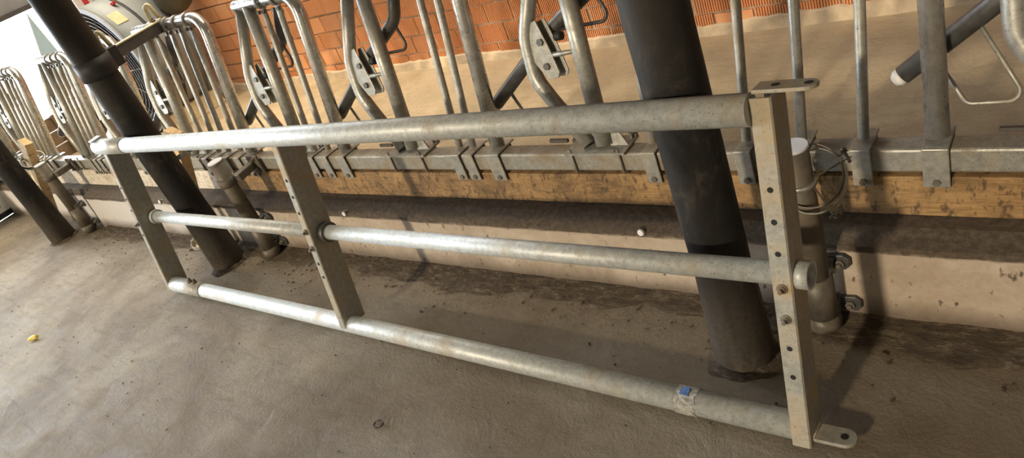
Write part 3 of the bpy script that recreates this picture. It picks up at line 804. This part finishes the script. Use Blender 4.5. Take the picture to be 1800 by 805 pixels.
def hoop(c, R, tilt, label, w=0.010, mat='zinc', lugdir=0.0, seed=0):
    """two-part pipe hoop with flared lugs and a clamping bolt"""
    r = thing('pipe_hoop', label, 'hoop', c)
    rot = Matrix.Rotation(tilt[0], 3, 'X') @ Matrix.Rotation(tilt[1], 3, 'Y') @ Matrix.Rotation(lugdir, 3, 'Z')
    C = Vector(c)
    n = 44
    for half in (0, 1):
        mb = MB(); prev = None; pts = []
        lo_, hi_ = (0.10, PI - 0.10) if half == 0 else (PI + 0.10, 2 * PI - 0.10)
        prof_ = [(R * math.cos(lo_ + (hi_ - lo_) * k / n), R * math.sin(lo_ + (hi_ - lo_) * k / n)) for k in range(n + 1)]
        s = 1 if half == 0 else -1
        prof_ = [(R + 0.024, s * 0.008)] + prof_ + [(-R - 0.024, s * 0.008)]
        rows_ = []
        for (a, b) in prof_:
            ln = math.hypot(a, b); nx, ny = a / ln, b / ln
            rows_.append([mb.bm.verts.new(C + rot @ Vector(p)) for p in ((a, b, -w), (a, b, w), (a - nx * .0022, b - ny * .0022, w), (a - nx * .0022, b - ny * .0022, -w))])
        for p, q in zip(rows_, rows_[1:]):
            for j in range(4): mb.bm.faces.new((p[j], q[j], q[(j + 1) % 4], p[(j + 1) % 4]))
        mb.bm.faces.new(rows_[0]); mb.bm.faces.new(list(reversed(rows_[-1])))
        mb.build('half_band', M[mat], r)
    for sx in (1, -1):
        MB().sweep([C + rot @ Vector((sx * (R + .015), -0.018, 0)), C + rot @ Vector((sx * (R + .015), 0.018, 0))], 0.0038, 10).hexbolt(C + rot @ Vector((sx * (R + .015), 0.011, 0)), rot @ Vector((0, 1, 0)), 0.008, 0.006).build('clamp_bolt', M['bolt'], r)
    return r
hoop((-0.535, 1.445, 0.478), 0.074, (0.95, -0.10), 'upper loose pipe hoop hanging round the capped post at the right', w=0.006, mat='bolt', lugdir=0.55)
hoop((-0.530, 1.447, 0.462), 0.076, (0.88, -0.22), 'lower loose pipe hoop hanging round the capped post at the right', w=0.006, mat='fence', lugdir=-0.9)

# ------------------------------------------------------------------ timber props
def prop(b, t_, label, hoops):
    b, t_ = Vector(b), Vector(t_)
    ax = (t_ - b).normalized(); sx = Vector((1, 0, 0)); sx = (sx - ax * sx.dot(ax)).normalized(); sy = ax.cross(sx)
    o = MB().obox((b + t_) / 2, sx * 0.045, sy * 0.026, ax * ((t_ - b).length / 2)).build('timber_prop', M['timber'], loc=b, bevel=0.003)
    tag(o, label, 'timber', 'timber props beside the black posts')
prop((-3.655, 1.415, 0.014), (-3.425, 1.515, 0.655), 'pale timber prop leaning behind the middle black post', None)
prop((-5.63, 1.415, 0.014), (-5.32, 1.505, 0.650), 'pale timber prop leaning behind the far left black post', None)
hoop((-3.462, 1.498, 0.560), 0.074, (0.1, 0.15), 'shiny hoop round the top of the timber prop by the middle post', w=0.012, lugdir=0.3)
hoop((-3.635, 1.422, 0.062), 0.068, (0.0, 0.1), 'shiny hoop round the foot of the timber prop by the middle post', w=0.009, lugdir=0.2)
hoop((-5.375, 1.49, 0.52), 0.074, (0.1, 0.5), 'shiny hoop round the timber prop by the far left post', w=0.012, lugdir=0.3)

# ------------------------------------------------------------------ round washers on the kerb face
for (x, z, lab) in ((-1.068, 0.236, 'pale round plug on the kerb lip near the right black post'), (-2.443, 0.236, 'pale round plug on the kerb lip right of the middle gate upright'), (-4.03, 0.236, 'pale round plug on the kerb lip beside the left gate upright')):
    q = thing('kerb_plug', lab, 'plug', (x, 1.5, z), 'round plugs on the kerb lip')
    MB().sweep([(x, 1.512, z), (x, 1.494, z + .003), (x, 1.4925, z + .003)], 0.010, 18, radii=[.0102, .0102, .0085]).build('plug_cap', M['white_plastic'], q)
    MB().hollow((x, 1.506, z), (x, 1.4955, z + .002), 0.0140, 0.0100, 18).build('washer', M['darksteel'], q)

# ------------------------------------------------------------------ big drum fan in the alley
FX, FZ, FR = -5.90, 0.665, 0.505
fan = thing('drum_fan', 'large grey drum fan with dark guarded face standing in the alley', 'fan', (FX, 2.7, ALLEY_Z))
def drum(y0, y1, r0, r1, ri0, ri1, n=72):
    mb = MB(); R_ = []
    for (y, r) in ((y0, r0), ((y0 + y1) / 2, (r0 + r1) / 2), (y1, r1), (y1, ri1), (y0, ri0)):
        R_.append([mb.bm.verts.new((FX + r * math.cos(2 * PI * j / n), y, FZ + r * math.sin(2 * PI * j / n))) for j in range(n)])
    for q in range(5):
        A, B_ = R_[q], R_[(q + 1) % 5]
        for j in range(n):
            f = mb.bm.faces.new((A[j], A[(j + 1) % n], B_[(j + 1) % n], B_[j])); f.smooth = q in (0, 1, 3)
    return mb
drum(2.48, 2.92, 0.500, 0.490, 0.485, 0.475).build('shell', M['fan_shell'], fan)
drum(2.465, 2.50, 0.520, 0.505, 0.485, 0.485).build('front_rim', M['fan_shell'], fan)
drum(2.68, 2.70, 0.503, 0.503, 0.49, 0.49).build('seam_band', M['fan_dark'], fan)
drum(2.90, 2.94, 0.510, 0.510, 0.475, 0.475).build('back_rim', M['fan_shell'], fan)
mb = MB(); n = 64
v0 = [mb.bm.verts.new((FX + 0.474 * math.cos(2 * PI * j / n), 2.90, FZ + 0.474 * math.sin(2 * PI * j / n))) for j in range(n)]
v1 = [mb.bm.verts.new((FX + 0.474 * math.cos(2 * PI * j / n), 2.91, FZ + 0.474 * math.sin(2 * PI * j / n))) for j in range(n)]
mb.bm.faces.new(v0); mb.bm.faces.new(list(reversed(v1)))
for j in range(n): mb.bm.faces.new((v0[j], v0[(j + 1) % n], v1[(j + 1) % n], v1[j]))
mb.build('back_screen', M['screen'], fan)
gd = MB()
for k in range(1, 17):
    r = 0.485 * k / 16
    gd.sweep([(FX + r * math.cos(2 * PI * j / 48), 2.475 - 0.02 * (1 - (k / 16) ** 2), FZ + r * math.sin(2 * PI * j / 48)) for j in range(48)], 0.0022, 5, closed=True)
for k in range(12):
    a = 2 * PI * k / 12
    gd.sweep([(FX + 0.03 * math.cos(a), 2.455, FZ + 0.03 * math.sin(a)), (FX + 0.3 * math.cos(a), 2.463, FZ + .3 * math.sin(a)), (FX + 0.49 * math.cos(a), 2.475, FZ + 0.49 * math.sin(a))], 0.004, 6)
gd.build('wire_guard', M['fan_wire'], fan)
MB().sweep([(FX, 2.52, FZ), (FX, 2.80, FZ)], 0.075, 24).build('motor', M['fan_dark'], fan)
for k in range(6):
    a = 2 * PI * k / 6 + 0.2; ca, sa = math.cos(a), math.sin(a)
    P = lambda r, w, y: Vector((FX + r * ca - w * sa, y, FZ + r * sa + w * ca))
    MB().hexa([P(.06, -.05, 2.60), P(.44, -.10, 2.58), P(.44, .10, 2.66), P(.06, .05, 2.64), P(.06, -.05, 2.606), P(.44, -.10, 2.586), P(.44, .10, 2.666), P(.06, .05, 2.646)]).build('blade', M['fan_dark'], fan)
a = math.radians(63)
def onshell(ang, y, r=0.5): return Vector((FX + r * math.cos(ang), y, FZ + r * math.sin(ang)))
MB().hexa([onshell(math.radians(39), 2.53, .497), onshell(math.radians(52), 2.53, .497), onshell(math.radians(52), 2.62, .495), onshell(math.radians(39), 2.62, .495),
           onshell(math.radians(39), 2.53, .5035), onshell(math.radians(52), 2.53, .5035), onshell(math.radians(52), 2.62, .5015), onshell(math.radians(39), 2.62, .5015)]).build('label_plate', M['label'], fan)
MB().obox(onshell(math.radians(60), 2.65, .512), (0.03, 0, 0.004), (0, 0.012, 0), (0, 0, 0.01)).build('carry_handle', M['red'], fan, bevel=0.003)
for sx in (-0.3, 0.3):
    MB().hexa([(FX + sx - 0.12, 2.46, ALLEY_Z), (FX + sx + 0.12, 2.46, ALLEY_Z), (FX + sx + 0.12, 2.94, ALLEY_Z), (FX + sx - 0.12, 2.94, ALLEY_Z),
               (FX + sx - 0.06, 2.48, 0.265), (FX + sx + 0.06, 2.48, 0.265), (FX + sx + 0.06, 2.92, 0.265), (FX + sx - 0.06, 2.92, 0.265)]).build('foot', M['label'], fan, bevel=0.006)

# ------------------------------------------------------------------ dark rounded vessel on the brick wall
v = thing('wall_bucket', 'dark olive rounded bucket hanging against the brick wall above the arched yoke', 'bucket', (-5.42, 3.0, 0.87))
mb = MB(); n = 32; prs = [(0.0, 0.868), (0.05, 0.875), (0.10, 0.905), (0.13, 0.96), (0.14, 1.04), (0.145, 1.18), (0.152, 1.19), (0.138, 1.18), (0.13, 1.04), (0.0, 0.90)]
rings = []
for r, z in prs:
    rings.append([mb.bm.verts.new((-5.42 + max(r, .001) * math.cos(2 * PI * j / n), 2.965 + max(r, .001) * math.sin(2 * PI * j / n), z)) for j in range(n)])
for a_, b_ in zip(rings, rings[1:]):
    for j in range(n):
        f = mb.bm.faces.new((a_[j], a_[(j + 1) % n], b_[(j + 1) % n], b_[j])); f.smooth = True
mb.build('bowl', M['olive'], v)
MB().sweep([(-5.565, 2.965, 1.17), (-5.50, 3.0, 1.28), (-5.42, 3.11, 1.32), (-5.34, 3.0, 1.28), (-5.275, 2.965, 1.17)], 0.004, 8).build('handle', M['darksteel'], v)
MB().sweep([(-5.42, 3.13, 1.325), (-5.42, 3.10, 1.315), (-5.42, 3.098, 1.335)], 0.006, 8).build('hook', M['darksteel'], v)

# ------------------------------------------------------------------ things by the doorway at the far left
b = thing('white_hatch', 'white hatch board with a dark edge low on the end wall, far left', 'hatch', (END_X + 0.03, 1.2, 0.0))
MB().box(END_X + 0.002, END_X + 0.030, 0.55, 1.565, 0.05, 0.62).build('board', M['white'], b, bevel=0.003)
MB().box(END_X + 0.002, END_X + 0.038, 0.50, 1.60, 0.012, 0.05).box(END_X + 0.002, END_X + 0.038, 1.565, 1.60, 0.05, 0.66).box(END_X + 0.002, END_X + 0.038, 0.50, 1.60, 0.62, 0.66).build('rubber_edge', M['rubber'], b)
MB().hexbolt((END_X + 0.03, 1.47, 0.10), (1, 0, 0), 0.012, 0.006).build('screw', M['darksteel'], b)

hd = thing('low_door_boards', 'dark brown low boards closing the bottom of the doorway behind the fence', 'boards', (END_X + 0.02, 1.95, ALLEY_Z))
for k in range(3):
    MB().box(END_X - 0.02, END_X + 0.02, 1.66, 2.30, ALLEY_Z + 0.002 + k * 0.115, ALLEY_Z + 0.110 + k * 0.115).build('board', M['brown'], hd, bevel=0.003)
MB().box(END_X + 0.02, END_X + 0.045, 2.20, 2.26, ALLEY_Z, 0.50).build('batten', M['brown'], hd)

st = MB().prism([(END_X + 0.06, 2.525, 1.255), (END_X + 0.06, 2.30, 0.55), (END_X + 0.06, 2.52, 0.62), (END_X + 0.06, 2.56, 0.86)], (0.012, 0, 0)).build('door_strip', M['palestrip'])
tag(st, 'pale blue pointed plastic sheet hanging in the bright doorway', 'sheet')
rw = thing('warning_board', 'red and white striped board standing at the right side of the bright doorway', 'board', (END_X + 0.05, 3.0, ALLEY_Z))
MB().box(END_X + 0.04, END_X + 0.065, 2.90, 3.08, ALLEY_Z + 0.003, 1.27).build('panel', M['white'], rw)
MB().box(END_X + 0.065, END_X + 0.069, 2.965, 3.01, ALLEY_Z + 0.01, 1.265).build('red_stripe', M['red'], rw)
MB().box(END_X + 0.04, END_X + 0.075, 3.085, 3.115, ALLEY_Z + 0.003, 1.28).build('edge_post', M['darksteel'], rw)

# ------------------------------------------------------------------ litter on the stall floor
y = lump((0, 0, 0), 0.030, 0.016, 0.010, 3, 0.3, 8)
for vv in y.bm.verts: vv.co = Matrix.Rotation(0.5, 3, 'Z') @ vv.co + Vector((-4.165, 0.635, 0.010))
yo = y.build('fruit_peel', M['yellow'], loc=(-4.165, 0.635, 0))
tag(yo, 'small yellow scrap of peel lying alone on the floor at the left', 'scrap')
rg = thing('dirt_ring', 'small curled dry ring lying on the floor in front of the gate', 'scrap', (-1.70, 0.782, 0))
MB().sweep([(-1.70 + 0.017 * math.cos(2 * PI * j / 20), 0.782 + 0.014 * math.sin(2 * PI * j / 20), 0.002 + .001 * math.sin(j)) for j in range(20)], 0.0045, 8, closed=True, radii=[0.0022 + 0.0010 * math.sin(j * 1.3) for j in range(20)]).build('curl', M['dirtclump'], rg)
rnd = random.Random(77)
cr = MB()
for k in range(520):
    if k < 300: x, yy = rnd.uniform(-4.8, 0.5), 1.45 - abs(rnd.gauss(0, 0.10))
    else: x, yy = rnd.uniform(-5, 0.3), rnd.uniform(0.3, 1.4)
    s = rnd.uniform(0.0015, 0.0055) * (1.0 if k < 300 else 0.7)
    q = bmesh.ops.create_icosphere(cr.bm, subdivisions=1, radius=1.0)
    rz = Matrix.Rotation(rnd.uniform(0, 3), 3, 'Z'); sx, sy = s * rnd.uniform(.8, 2.4), s
    for vv in q['verts']: vv.co = rz @ Vector((vv.co.x * sx, vv.co.y * sy, vv.co.z * s * 0.6)) + Vector((x, yy, s * 0.2))
tag(cr.build('floor_crumbs', M['dirtclump']), 'dark crumbs of dried dirt scattered over the stall floor', 'dirt', kind='stuff')
